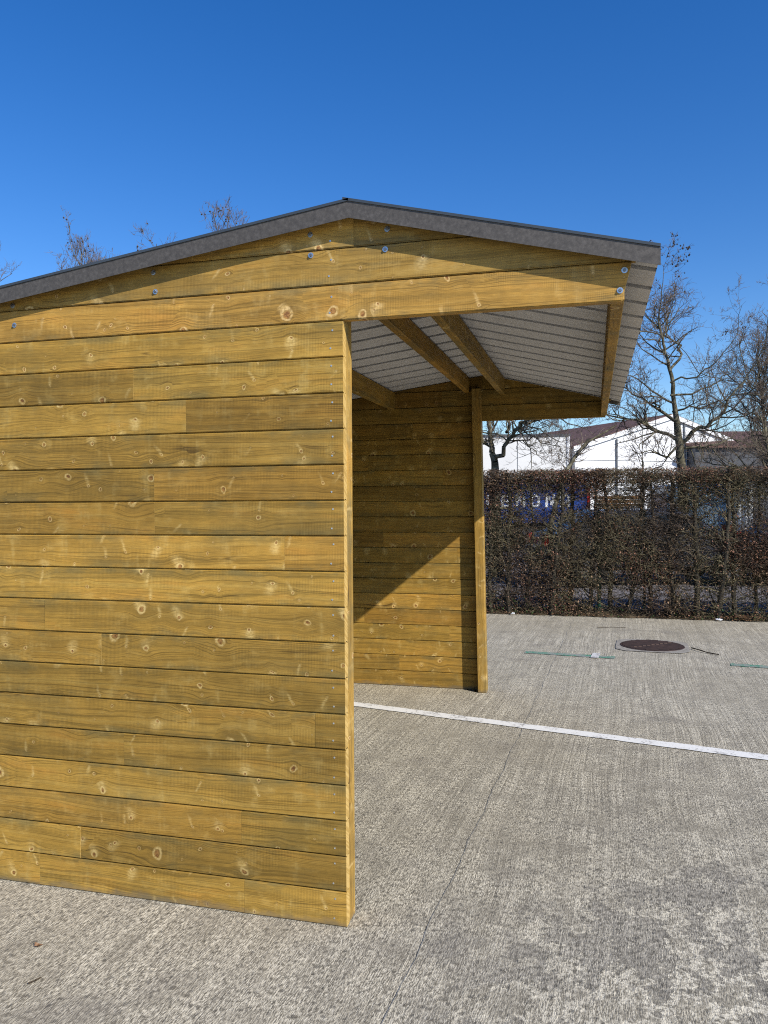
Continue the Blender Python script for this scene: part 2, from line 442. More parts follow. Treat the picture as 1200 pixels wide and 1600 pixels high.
# painted markings
def paint(name, col, wear):
    n = NT(name, 0.75, 0.3)
    p = n.pos()
    f = n.noise(p, 55, 5, 0.75); g = n.noise(p, 7, 3, 0.6)
    k = n.mapr(n.add(n.mul(f, 0.65), n.mul(g, 0.35)), wear, wear + 0.09)
    n.color(n.mix(k, col, (0.30, 0.285, 0.26)))
    n.bump(f, 0.4, 0.004); return n.m
M['white_paint'] = paint('worn_white_paint', (0.80, 0.78, 0.72), 0.515)
M['faded_paint'] = paint('faded_white_paint', (0.62, 0.61, 0.57), 0.49)
M['green_paint'] = paint('worn_green_paint', (0.05, 0.24, 0.14), 0.45)
def marking(name, a, b, w, mat, label, z=0.005):
    d = Vector((b[0] - a[0], b[1] - a[1])); L = d.length; d /= L; nn = Vector((-d.y, d.x)); N = max(2, int(L / 0.05)); v = []
    for i in range(N + 1):
        p = Vector(a) + d * (L * i / N)
        for s in (-1, 1):
            q = p + nn * s * (w / 2 + rng.uniform(-0.005, 0.005)); v.append((q.x, q.y, z))
    o = link(name, mesh(name, v, [(2 * i, 2 * i + 2, 2 * i + 3, 2 * i + 1) for i in range(N)], mat))
    return tag(o, label, 'road marking')
marking('painted_line', (-2.9, 3.60), (5.5, 1.73), 0.115, M['white_paint'], 'long white painted line crossing the concrete in front of the shelter')
marking('painted_line', (0.20, 5.66), (1.12, 5.56), 0.12, M['green_paint'], 'short green painted dash left of the round drain cover')
marking('painted_line', (2.20, 5.47), (3.3, 5.30), 0.12, M['green_paint'], 'green painted dash at the right, beyond the drain cover')
marking('paint_patch', (0.885, 5.62), (0.965, 5.612), 0.26, M['faded_paint'], 'small white paint patch on top of the green dash', 0.009)

# ------------------------------------------------------------------ timber shelter
B = 0.135; D = 3.866; T = 0.038
shelter = thing('timber_shelter', 'timber plank field shelter with open front and low grey metal roof', 'shelter', (-1.0, D / 2, 0))
def sp(x, y, z): return (x + 1.0, y - D / 2, z)          # world -> shelter frame
APX, APZ, SR, SL = 0.042, 2.687, 0.243, 0.135             # roof underside: apex and the two slopes
XR, XL = 1.125, -3.25
def roof_z(x): return APZ - SR * (x - APX) if x > APX else APZ - SL * (APX - x)

def plank_mesh(L, h, t=T, g=0.0020, c=0.0034):
    rb = 0.011
    sec = [(c, g), (0, g + c), (0, h - g - c), (c, h - g), (rb, h - g), (rb, h + 0.005), (t - rb, h + 0.005), (t - rb, h - g), (t - c, h - g), (t, h - g - c), (t, g + c), (t - c, g)]
    b = MB(); b.prism(sec, 'x', 0.0004, L - 0.0004)
    me = mesh('plank', b.v, b.f, M['wood'])
    bm = bmesh.new(); bm.from_mesh(me); bmesh.ops.recalc_face_normals(bm, faces=bm.faces); bm.to_mesh(me); bm.free()
    return me
def cut_plank_mesh(x0, x1, h, z0, cuts, t=T, g=0.0020, c=0.0034, mat='wood'):
    # plank in its own frame, cut along the roof slopes; cuts are (a, b, c) half-planes in shelter x/z
    b = MB()
    def reg(a0, a1):
        p = [(x0, a0), (x1, a0), (x1, a1), (x0, a1)]
        for (ca, cb, cc) in cuts: p = clip(p, ca, cb, cc - cb * z0)
        return [(q[0] - x0, q[1]) for q in p]
    body = reg(g, h - g); front = reg(g + c, h - g - c); tng = reg(h / 2, h + 0.005)
    b.prism(body, 'y', c, t)
    if len(front) > 2: b.prism(front, 'y', 0.0, c + 0.001)
    if len(tng) > 2: b.prism(tng, 'y', 0.012, t - 0.012)
    me = mesh('plank', b.v, b.f, M[mat])
    bm = bmesh.new(); bm.from_mesh(me); bmesh.ops.recalc_face_normals(bm, faces=bm.faces); bm.to_mesh(me); bm.free()
    return me
sc = MB(); sc.cyl((0, 0, 0), 0.0036, -0.0012, 'y', 8)
screw_me = mesh('screw', sc.v, sc.f, M['screw'])
def screws(plank, spots):
    for (x, z) in spots: link('screw', screw_me, plank, (x + rng.uniform(-0.004, 0.004), 0.0, z + rng.uniform(-0.004, 0.004)))

joints = {0: (-1.36, -0.42), 1: (-1.16,), 2: (-0.43,), 4: (-0.95,), 5: (-0.12,), 7: (-1.05,), 8: (-1.32,), 10: (-0.24,), 11: (-0.80,), 12: (-0.80,), 14: (-0.655,), 15: (-0.89, -0.06), 3: (-2.1,), 6: (-1.9,), 9: (-2.3,), 13: (-1.75,), 16: (-2.0,)}
joints = {k: tuple(j for j in v if j < -0.1 ) for k, v in joints.items()}
X0W = -3.0
for k in range(17):
    xs = [X0W] + sorted(joints.get(k, ())) + [0.0]
    for a, b_ in zip(xs[:-1], xs[1:]):
        o = link('plank', plank_mesh(b_ - a, B), shelter, sp(a, rng.uniform(-0.0012, 0.0012), k * B))
        if b_ == 0.0: screws(o, [(b_ - a - 0.048, 0.032), (b_ - a - 0.044, 0.103)])
cutL = (-SL, 1.0, APZ - 0.003 - SL * APX)       # z <= APZ - SL*(APX-x)
cutR = (SR, 1.0, APZ - 0.003 + SR * APX)
def gable(y, rows=((17, X0W, 1.036), (18, -3.0, 1.05), (19, -3.0, 0.9)), near=True):
    for (k, xa, xb) in rows:
        z0 = k * B
        cuts = [cutL, cutR]
        if k == 17: cuts.append((1.0, -0.243, 1.036 - 0.243 * (18 * B)))
        # trim the ends where the roof cuts the row
        xa_ = max(xa, APX - (APZ - z0) / SL + 0.0)
        xb_ = min(xb, APX + (APZ - z0) / SR)
        spl = {17: (-1.9,), 18: (-2.05,), 19: (0.045,)}[k] if near else {17: (-1.2,), 18: (-0.35,), 19: (0.0,)}[k]
        xs = [xa_] + [q for q in spl if xa_ < q < xb_] + [xb_]
        for a, b_ in zip(xs[:-1], xs[1:]):
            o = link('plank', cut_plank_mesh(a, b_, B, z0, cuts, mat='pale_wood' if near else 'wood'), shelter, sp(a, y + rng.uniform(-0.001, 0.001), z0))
            if near and a < -0.05 < b_:
                screws(o, [(-0.05 - a, 0.032), (-0.047 - a, 0.095)] if k < 19 else [(-0.047 - a, 0.03)])
gable(0.0)
for k in range(17):
    xs = [X0W, [-1.4, -0.75, -2.1, -0.4, -1.0][k % 5] + rng.uniform(-0.2, 0.2), -0.005]
    for a, b_ in zip(xs[:-1], xs[1:]):
        link('plank', plank_mesh(b_ - a, B), shelter, sp(b_, D + T + rng.uniform(-0.001, 0.001), k * B), (0, 0, math.pi))
def far_flip():
    pass
gable(D, near=False)
# back wall along the closed side
for k in range(17):
    ys = [T, [1.4, 2.6, 2.0][k % 3] + rng.uniform(-0.3, 0.3), D]
    for a, b_ in zip(ys[:-1], ys[1:]):
        link('plank', plank_mesh(b_ - a, B), shelter, sp(X0W, b_, k * B), (0, 0, -math.pi / 2))

# posts
def post(x0, x1, y0, y1, h, lean=0.0):
    L = h; w = x1 - x0; dd = y1 - y0
    # local x runs up the post so that the grain follows its length
    b = MB(); b.box(0, L, 0, dd, 0, w)
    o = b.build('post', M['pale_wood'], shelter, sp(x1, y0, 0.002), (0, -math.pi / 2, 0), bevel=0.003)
    for v in o.data.vertices: v.co.z -= lean * v.co.x
    return o
# local x -> world z, local z -> world -x
P1 = post(-0.072, 0.0, T + 0.001, 0.113, 2.60)
P2 = post(-0.038, 0.036, D - 0.095, D - 0.001, 2.56, -0.017)
for y0, y1 in ((T + 0.001, 0.113), (D - 0.095, D - 0.001)):
    for x in (-1.62, -2.92):
        post(x, x + 0.072, y0, y1, roof_z(x) - 0.02)
post(-2.99 + T, -2.89 + T, 1.88, 1.955, 2.24)

# purlins carry the roof from gable to gable
def purlin(x, w, depth, z_top, y0=T + 0.001, y1=D - 0.001):
    b = MB(); b.box(0, y1 - y0, 0, w, 0, depth)
    return b.build('purlin', M['wood'], shelter, sp(x + w / 2, y0, z_top - depth), (0, 0, math.pi / 2), bevel=0.003)
purlin(-0.125, 0.046, 0.122, roof_z(-0.125) - 0.006)
purlin(0.170, 0.046, 0.135, roof_z(0.170) - 0.012)
purlin(-0.790, 0.046, 0.150, roof_z(-0.79) - 0.006)
purlin(-1.458, 0.046, 0.150, roof_z(-1.458) - 0.006)
purlin(-2.30, 0.046, 0.150, roof_z(-2.3) - 0.006)
purlin(0.990, 0.046, 0.135, roof_z(0.99) - 0.014)

# coach bolts with washers through the gable boards into the purlin ends
bw = MB(); bw.cyl((0, 0, 0), 0.0105, -0.002, 'y', 20)
bh = MB(); bh.cyl((0, -0.002, 0), 0.0062, -0.006, 'y', 6, 0.0054)
washer_me = mesh('bolt', bw.v, bw.f, M['zinc']); head_me = mesh('bolt_head', bh.v, bh.f, plain('dull_bolt_head', (0.25, 0.25, 0.26), 0.4, 0.5, 0.9, 0.1, 60))
for (x, z) in ((-0.126, 2.626), (-0.124, 2.548), (0.175, 2.619), (0.167, 2.545), (-0.793, 2.537), (-0.785, 2.46), (-1.461, 2.451), (-1.453, 2.369), (1.012, 2.400), (0.997, 2.332), (-2.30, 2.345), (-2.295, 2.27)):
    o = link('bolt', washer_me, shelter, sp(x, -0.0005, z), (0, rng.uniform(0, 1), 0))
    link('bolt_head', head_me, o)

# roof sheets: trapezoidal ribs running down each slope
PER, FIRST, OV = 0.25, 0.127, 0.048
def sheet_profile(y0, y1):
    pts = [(y0, 0.0)]
    k = math.ceil((y0 - FIRST) / PER + 0.2)
    while FIRST + k * PER + 0.04 < y1:
        c_ = FIRST + k * PER
        pts += [(c_ - 0.025, 0.0), (c_ - 0.021, 0.036), (c_ + 0.021, 0.036), (c_ + 0.025, 0.0)]
        for q in (0.085, 0.125, 0.165):                       # shallow stiffening grooves in the pan
            if c_ + q + 0.01 < y1 and abs(q - 0.125) > 0.01: pts += [(c_ + q - 0.006, 0.0), (c_ + q, 0.0022), (c_ + q + 0.006, 0.0)]
        k += 1
    pts.append((y1, 0.0))
    return pts
def roof_sheet(y0, y1, right):
    pr = sheet_profile(y0, y1); v = []; th = 0.0012
    xa, xb = (APX - 0.004, XR) if right else (APX + 0.004, XL)
    if right: xa = APX - 0.03
    s = -SR if right else -SL
    lift = 0.004 if right else 0.0
    for up in (0, 1):
        for x in (xa, xb):
            z = APZ + s * abs(x - APX) * (1 if (x > APX) == right else -1) + lift
            for (y, h) in pr: v.append(sp(x, y, z + h + up * th))
    n_ = len(pr); f = []
    for i in range(n_ - 1):
        q1 = (i, i + 1, n_ + i + 1, n_ + i); q2 = tuple(2 * n_ + j for j in q1)
        f += [q1 if not right else q1[::-1], q2[::-1] if not right else q2]
    for i in range(n_ - 1):
        f.append((n_ + i, n_ + i + 1, 3 * n_ + i + 1, 3 * n_ + i)); f.append((i, i + 1, 2 * n_ + i + 1, 2 * n_ + i))
    for i in range(n_ - 3):                                     # added end faces keep sunlight out of the ribs at the eave
        if pr[i][1] == 0.0 and pr[i + 1][1] > 0.02 and pr[i + 2][1] > 0.02:
            f.append((n_ + i, n_ + i + 1, n_ + i + 2, n_ + i + 3))
    me = mesh('roof_sheet', v, f, [M['fleece'], M['roof_dark']])
    for i, p in enumerate(me.polygons):
        p.material_index = (i % 2) if i < 2 * (n_ - 1) else 1
    return link('roof_sheet', me, shelter)
edges = [-OV, FIRST + PER * 3.5, FIRST + PER * 7.5, FIRST + PER * 11.5, D + T + OV]
for a, b_ in zip(edges[:-1], edges[1:]):
    for rt in (True, False): roof_sheet(a, b_, rt)

# verge trims: L-shaped flashings along both gable edges
def verge(y_face, out, right):
    xa, xb = (APX, XR) if right else (APX, XL)
    zl, zh = -0.031, 0.030
    s = -SR if right else -SL
    b = MB()
    y1 = y_face + out * 0.002
    za, zb = APZ, APZ + s * abs(xb - xa)
    poly = [(xa, za + zl), (xb, zb + zl), (xb, zb + zh), (xa, za + zh)]
    b.prism(poly, 'y', y_face, y1)
    o = b.build('verge_trim', M['trim'], shelter, sp(0, 0, 0))
    # dark capping folded over the top edge
    c_ = MB(); poly = [(xa - (0.022 if right else 0), za + zh + (0.022 * SR if right else 0)), (xb, zb + zh), (xb, zb + zh + 0.010), (xa - (0.022 if right else 0), za + zh + 0.010 + (0.022 * SR if right else 0))]
    c_.prism(poly, 'y', y_face + out * 0.006, y_face - out * 0.14)
    c_.build('capping', M['roof_dark'], o)
    return o
for rt in (True, False):
    verge(-OV - 0.003, -1, rt); verge(D + T + OV + 0.003, 1, rt)
rc = MB()
rc.prism([(APX - 0.16, roof_z(APX - 0.16) + 0.037), (APX, APZ + 0.0375), (APX + 0.16, roof_z(APX + 0.16) + 0.037), (APX + 0.16, roof_z(APX + 0.16) + 0.039), (APX, APZ + 0.040), (APX - 0.16, roof_z(APX - 0.16) + 0.039)], 'y', 0.12, D - 0.08)
rc.build('ridge_cap', M['roof_dark'], shelter, sp(0, 0, 0))

# ------------------------------------------------------------------ drain cover
n = NT('rusty_cast_iron', 0.7, 0.4)
f = n.noise(n.obj(), 14, 5, 0.7)
n.color(n.ramp(f, [(0.3, (0.022, 0.015, 0.013)), (0.6, (0.055, 0.032, 0.026)), (0.8, (0.10, 0.06, 0.045))])); M['iron'] = n.m
M['frame'] = plain('weathered_mortar', (0.30, 0.275, 0.23), 0.9, 0.2, 0, 0.35, 30)
mh = thing('drain_cover', 'round rusty brown cast iron drain cover set in concrete', 'drain cover', (1.53, 6.33, 0.0), -0.06)
b = MB(); R0, R1, N = 0.335, 0.40, 40
sq = []
for i in range(N):
    t = 2 * math.pi * i / N; cx, cy = math.cos(t), math.sin(t); k = 0.41 / max(abs(cx), abs(cy)); k = min(k, 0.50)
    b.v += [(R0 * cx, R0 * cy, 0.008), (k * cx * 0.93, k * cy * 0.93, 0.007)]
b.f = [(2 * i, 2 * i + 1, 2 * ((i + 1) % N) + 1, 2 * ((i + 1) % N)) for i in range(N)]
b.build('frame', M['frame'], mh)
b = MB(); b.cyl((0, 0, 0.002), 0.345, 0.011, 'z', 48, 0.338)
pl = b.build('cover', M['iron'], mh)
for i in range(-7, 8):
    y = i * 0.044; L = math.sqrt(max(0.0, 0.315 ** 2 - y * y))
    if L > 0.05:
        b = MB(); b.box(-L, L, y - 0.012, y + 0.012, 0.013, 0.020); b.build('rib', M['iron'], pl, bevel=0.002)
M['light_iron'] = plain('worn_iron', (0.24, 0.16, 0.12), 0.5, 0.4, 0.3, 0.2, 20)
b = MB()
for i in range(9):
    x = -0.17 + i * 0.045; y = -0.20 + i * 0.045
    b.box(x - 0.016, x + 0.016, y - 0.009, y + 0.009, 0.018, 0.0235)
b.build('worn_studs', M['light_iron'], pl)
b = MB()
M['twig'] = plain('dry_twig', (0.06, 0.045, 0.03), 0.9, 0.1, 0, 0.3, 30)

# ------------------------------------------------------------------ tubes from numpy
def basis(d):
    a = np.where(np.abs(d[:, 2:3]) < 0.9, np.array([[0, 0, 1.0]]), np.array([[1.0, 0, 0]]))
    u = np.cross(d, a); u /= np.linalg.norm(u, axis=1, keepdims=True) + 1e-12
    return u, np.cross(d, u)
def np_mesh(name, verts, faces, mat, smooth=False):
    me = bpy.data.meshes.new(name)
    nf, k = faces.shape
    me.vertices.add(len(verts)); me.vertices.foreach_set('co', verts.astype(np.float32).ravel())
    me.loops.add(nf * k); me.loops.foreach_set('vertex_index', faces.astype(np.int32).ravel())
    me.polygons.add(nf); me.polygons.foreach_set('loop_start', np.arange(0, nf * k, k, dtype=np.int32))
    me.update(calc_edges=True)
    for mm in (mat if isinstance(mat, (list, tuple)) else [mat]): me.materials.append(mm)
    if smooth: me.shade_smooth()
    return me
def tubes(name, segs, mat, sides=3):
    s = np.array(segs, dtype=float)
    a, b_, ra, rb = s[:, 0:3], s[:, 3:6], s[:, 6], s[:, 7]
    d = b_ - a; d /= np.linalg.norm(d, axis=1, keepdims=True) + 1e-9
    u, w = basis(d); N = len(s); V = np.zeros((N, 2 * sides, 3))
    for i in range(sides):
        t = 2 * math.pi * i / sides
        e = math.cos(t) * u + math.sin(t) * w
        V[:, i] = a + e * ra[:, None]; V[:, sides + i] = b_ + e * rb[:, None]
    base = (np.arange(N) * 2 * sides)[:, None]
    F = np.concatenate([base + np.array([[i, (i + 1) % sides, sides + (i + 1) % sides, sides + i]]) for i in range(sides)])
    return np_mesh(name, V.reshape(-1, 3), F, mat, smooth=True)
def leaf_quads(name, P, size, mat, aspect=0.6, flat=0.0):
    N = len(P); d = NP.normal(size=(N, 3)); d[:, 2] *= (1 - flat); d /= np.linalg.norm(d, axis=1, keepdims=True)
    u, w = basis(d); sz = size * NP.uniform(0.55, 1.4, (N, 1))
    V = np.stack([P - d * sz, P + u * sz * aspect + w * sz * 0.15, P + d * sz, P - u * sz * aspect + w * sz * 0.15], 1)
    F = (np.arange(N) * 4)[:, None] + np.array([[0, 1, 2, 3]])
    return np_mesh(name, V.reshape(-1, 3), F, mat)

# ------------------------------------------------------------------ hedge
def leafmat(name, stops, tr=0.15):
    n = NT(name, 0.7, 0.2)
    f = n.noise(n.pos(), 55, 2, 0.6)
    n.color(n.ramp(f, stops)); return n.m
def two_tone(name, stops_a, stops_b, sc=55, big=1.1):
    n = NT(name, 0.75, 0.15)
    f = n.noise(n.pos(), sc, 2, 0.6); g = n.noise(n.pos(), big, 3, 0.6)
    n.color(n.mix(n.mapr(g, 0.42, 0.60), n.ramp(f, stops_a), n.ramp(f, stops_b))); return n.m
M['brown_leaf'] = two_tone('withered_leaf', [(0.3, (0.030, 0.020, 0.014)), (0.5, (0.15, 0.095, 0.054)), (0.68, (0.42, 0.28, 0.175))], [(0.3, (0.050, 0.026, 0.018)), (0.5, (0.175, 0.085, 0.054)), (0.68, (0.42, 0.22, 0.15))])
M['twigs'] = two_tone('hedge_twig', [(0.3, (0.024, 0.020, 0.013)), (0.5, (0.105, 0.088, 0.050)), (0.7, (0.29, 0.25, 0.150))], [(0.3, (0.028, 0.020, 0.015)), (0.5, (0.072, 0.052, 0.038)), (0.7, (0.17, 0.130, 0.095))], 40, 1.4)
M['stem'] = leafmat('hedge_stem_bark', [(0.3, (0.022, 0.018, 0.013)), (0.55, (0.05, 0.042, 0.03)), (0.75, (0.085, 0.075, 0.05))])
M['green_leaf'] = leafmat('green_weed', [(0.3, (0.02, 0.045, 0.012)), (0.55, (0.05, 0.10, 0.025)), (0.75, (0.10, 0.15, 0.05))])

HX0, HX1, HY0, HY1, HT = -3.2, 7.4, 8.43, 9.02, 2.055
hedge = thing('hedge', 'tall clipped hedge with bare twigs and withered brown leaves behind the yard', 'hedge', ((HX0 + HX1) / 2, 8.74, 0))
def hl(p): return (p[0] - (HX0 + HX1) / 2, p[1] - 8.74, p[2])
GAPS = ((-0.40, 1.60, 0.16, 0.12), (0.02, 1.57, 0.26, 0.15), (0.45, 1.60, 0.22, 0.13), (0.80, 1.55, 0.20, 0.13), (1.80, 1.76, 0.24, 0.12), (1.22, 1.80, 0.10, 0.07),
        (1.62, 1.44, 0.28, 0.16), (2.30, 1.40, 0.22, 0.17), (2.72, 1.38, 0.26, 0.20), (3.3, 1.5, 0.3, 0.15), (4.4, 1.5, 0.4, 0.2), (5.6, 1.55, 0.4, 0.15), (-1.6, 1.5, 0.4, 0.15),
        (1.25, 0.28, 0.25, 0.14), (1.75, 0.33, 0.25, 0.16), (2.30, 0.36, 0.22, 0.18), (2.80, 0.30, 0.28, 0.16), (0.75, 0.30, 0.15, 0.10), (3.5, 0.3, 0.4, 0.16), (4.6, 0.35, 0.4, 0.15), (6.0, 0.3, 0.4, 0.15))
def top_at(x): return HT - 0.03 + 0.022 * math.sin(2.1 * x) + 0.018 * math.sin(5.3 * x + 1) + 0.012 * math.sin(13.7 * x)
def dens(x, z):
    if z > top_at(x): return 0.06
    nz = 0.5 + 0.22 * math.sin(3.1 * x + 1.3) * math.sin(4.3 * z + 0.7 * x) + 0.20 * math.sin(7.7 * x + 2.2 * z) * math.sin(6.1 * z - 1.1) + 0.14 * math.sin(15.1 * x - 3 * z) * math.sin(13.0 * z + 4 * x)
    base = 1.0 if z > 1.88 else (0.86 if z > 1.35 else (0.80 if z > 0.62 else 0.56))
    for (gx, gz, rx, rz) in GAPS:
        q = ((x - gx) / rx) ** 2 + ((z - gz) / rz) ** 2
        if q < 2.2: lo = 0.42; base *= lo + (1 - lo) * min(1.0, (q / 2.2) ** 1.3)
    return base * (0.42 + nz)
tw = []; lf = []
x = HX0; si = 0
while x < HX1:
    cx = x + rng.uniform(-0.06, 0.06); cy = rng.uniform(8.50, 8.74)
    segs = []; p = Vector((cx, cy, 0.0)); r = rng.uniform(0.024, 0.042); lean = rng.uniform(-0.07, 0.07)
    pts = [(p.copy(), r)]
    while p.z < HT - 0.12:
        q = p + Vector((lean * 0.14 + rng.uniform(-0.024, 0.024), rng.uniform(-0.02, 0.02), rng.uniform(0.12, 0.17)))
        r2 = max(0.008, r - 0.0011); segs.append((*hl(p), *hl(q), r, r2)); p, r = q, r2; pts.append((p.copy(), r))
    link('stem', tubes('stem', segs, M['stem'], 6), hedge)
    for (bp, br) in pts[1:]:
        for _ in range(4):
            if rng.random() > 0.35 + dens(bp.x, bp.z): continue
            a = rng.uniform(0, 2 * math.pi); L = rng.uniform(0.14, 0.38)
            dv = Vector((math.cos(a) * 1.2, math.sin(a) * 0.8, rng.uniform(0.1, 0.9))).normalized()
            p0 = bp + Vector((0, 0, rng.uniform(-0.07, 0.07))); rr = br * 0.42
            for sgi in range(3):
                dv = (dv + Vector((rng.uniform(-.4, .4), rng.uniform(-.4, .4), rng.uniform(-.25, .35)))).normalized()
                p1 = p0 + dv * L / 3
                p1.y = min(max(p1.y, HY0 + rng.uniform(0, 0.05)), HY1); p1.z = min(max(p1.z, 0.06), HT + rng.uniform(-0.03, 0.035))
                tw.append((*hl(p0), *hl(p1), rr, rr * 0.72)); rr *= 0.72
                for __ in range(3):
                    d2 = Vector((rng.gauss(0, 1), rng.gauss(0, 0.9), rng.gauss(0.15, 0.8))).normalized()
                    q0 = p0.lerp(p1, rng.random()); q1 = q0 + d2 * rng.uniform(0.05, 0.16)
                    q1.y = min(max(q1.y, HY0 + rng.uniform(-0.02, 0.05)), HY1); q1.z = min(max(q1.z, 0.03), HT + rng.uniform(-0.03, 0.05))
                    tw.append((*hl(q0), *hl(q1), 0.0028, 0.0012))
                p0 = p1
    x += rng.uniform(0.24, 0.36)
# loose fill of fine twigs and leaves following the density of the hedge
M_T, M_L = 98000, 165000
cnt = 0
while cnt < M_T:
    x = rng.uniform(HX0, HX1); z = rng.uniform(0.03, HT)
    if rng.random() > dens(x, z): continue
    y = rng.uniform(HY0, HY1)
    d2 = Vector((rng.gauss(0, 1), rng.gauss(0, 0.7), rng.gauss(0.1, 0.7))).normalized() * rng.uniform(0.05, 0.20)
    p0 = Vector((x, y, z)); p1 = p0 + d2; p1.z = min(p1.z, HT + rng.uniform(-0.03, 0.06)); p1.y = min(max(p1.y, HY0 - 0.03), HY1)
    tw.append((*hl(p0), *hl(p1), 0.0030, 0.0014)); cnt += 1
while len(lf) < M_L:
    x = rng.uniform(HX0, HX1); z = rng.uniform(0.02, HT + 0.01)
    k = dens(x, z) * (0.9 if z > 1.78 else 0.62)
    pat = 0.5 + 0.5 * math.sin(2.3 * x + 0.4) * math.sin(3.0 * z + 1.9 * x)
    if rng.random() > k * (0.12 + 1.1 * pat * pat) + (0.35 if z > 1.86 else 0.0): continue
    lf.append(hl((x, rng.uniform(HY0 - 0.02, HY1), z)))
stuff(link('twigs', tubes('twigs', tw, M['twigs'], 3), hedge))
stuff(link('leaves', leaf_quads('leaves', np.array(lf), 0.0145, M['brown_leaf']), hedge))

# ivy and weeds along the foot, fallen leaves and litter
wp = []
for _ in range(5200):
    x = rng.uniform(-3, 7.2); k = 0.4 + 0.6 * math.sin(1.7 * x + 2.6) * math.sin(0.9 * x)
    if x < 0.6: k = 1.0
    if rng.random() > max(0.12, k): continue
    h = rng.random() ** 2.2 * (0.30 if x < 0.7 else 0.13)
    wp.append((x, 8.43 + rng.random() * 0.35, 0.02 + h))
o = link('weeds', leaf_quads('weeds', np.array(wp), 0.016, M['green_leaf'], 0.55)); stuff(o)
tag(o, 'low green weeds and ivy leaves along the foot of the hedge', 'weeds')
M['dead_leaf'] = leafmat('dry_leaf', [(0.3, (0.10, 0.05, 0.025)), (0.5, (0.22, 0.12, 0.06)), (0.7, (0.36, 0.22, 0.13))])
fp = [(rng.uniform(-3, 7.2), 8.36 + abs(rng.gauss(0, 0.14)), 0.02 + rng.random() * 0.03) for _ in range(260)]
fp += [(rng.gauss(2.86, 0.10), 8.42 + abs(rng.gauss(0, 0.05)), 0.02 + rng.random() * 0.07) for _ in range(120)]
o = link('fallen_leaves', leaf_quads('fallen_leaves', np.array(fp), 0.02, M['dead_leaf'], 0.6, 0.6)); stuff(o)
tag(o, 'dry brown fallen leaves scattered below the hedge', 'leaves')
M['litter'] = plain('crumpled_white_plastic', (0.75, 0.77, 0.78), 0.5, 0.4, 0, 0.1, 30)
def litter(x, y, w, h, label):
    b = bmesh.new(); bmesh.ops.create_icosphere(b, subdivisions=2, radius=1.0)
    for v in b.verts:
        k = rng.uniform(0.6, 1.1); v.co = Vector((v.co.x * w * k, v.co.y * w * 0.5 * k, max(0.0, v.co.z + 0.7) * h * k))
    me = bpy.data.meshes.new('litter'); b.to_mesh(me); b.free(); me.materials.append(M['litter'])
    tag(link('litter', me, None, (x, y, 0.012)), label, 'litter')
litter(2.52, 8.43, 0.05, 0.014, 'crumpled white plastic litter at the hedge foot on the right')
litter(-0.20, 8.41, 0.03, 0.018, 'white scrap of litter at the hedge foot beside the far post')
def stick(name, pts, r, label):
    segs = [(*a, *b_, r, r * 0.8) for a, b_ in zip(pts[:-1], pts[1:])]
    tag(link(name, tubes(name, segs, M['twig'], 5)), label, 'stick')
stick('dead_twig', [(1.93, 6.25, 0.015), (1.99, 6.12, 0.02), (2.06, 6.02, 0.012), (2.16, 5.93, 0.012)], 0.007, 'thin dark twig lying beside the drain cover')
stick('dead_twig', [(0.95, 7.45, 0.01), (1.12, 7.52, 0.014), (1.30, 7.54, 0.01)], 0.0035, 'thin dark twig lying on concrete in front of the hedge')
stick('dead_twig', [(-0.93, -0.60, 0.006), (-0.915, -0.585, 0.009), (-0.91, -0.56, 0.006)], 0.003, 'tiny dark twig on the concrete near the plank wall')
b = leaf_quads('dry_leaf', np.array([(0, 0, 0.006), (0.008, 0.004, 0.008), (-0.007, 0.003, 0.007)]), 0.012, M['dead_leaf'], 0.7, 0.8)
tag(link('dry_leaf', b, None, (-1.05, -0.40, 0.002)), 'small dark dry leaf on the concrete below the plank wall', 'leaf')

# ------------------------------------------------------------------ wire fence inside the hedge
M['green_metal'] = plain('green_coated_steel', (0.010, 0.075, 0.048), 0.5, 0.4, 0, 0.15, 10)
fence = thing('wire_fence', 'green wire mesh fence with round posts running through the hedge', 'fence', (2.0, 8.72, 0))
for x in (-3.9, -1.45, 0.985, 1.62, 3.42, 5.9):
    b = MB(); b.cyl((x - 2.0, 0 if x != 1.62 else 0.42, 0), 0.028 if x != 1.62 else 0.018, 1.45, 'z', 12); b.cyl((x - 2.0, 0 if x != 1.62 else 0.42, 1.45), 0.031, 0.025, 'z', 12, 0.02)
    b.build('post', M['green_metal'], fence)
ws = []
for i in range(0, 7): ws.append((-5.5, 0.03, 0.08 + i * 0.2, 5.2, 0.03, 0.08 + i * 0.2, 0.0016, 0.0016))
for i in range(0, 214): ws.append((-5.5 + i * 0.05, 0.034, 0.06, -5.5 + i * 0.05, 0.034, 1.42, 0.0013, 0.0013))
stuff(link('wire_mesh', tubes('wire_mesh', ws, M['green_metal'], 3), fence))

# ------------------------------------------------------------------ site frame for what lies beyond: u to the right, d away
C0 = Vector((0.90667, -2.82317, 0)); Ru = Vector((0.9664, 0.2571, 0)); Fu = Vector((-0.2571, 0.9664, 0)); RZ = math.atan2(0.2571, 0.9664)
def site(u, d, z=0.0): p = C0 + Ru * u + Fu * d; return (p.x, p.y, z)

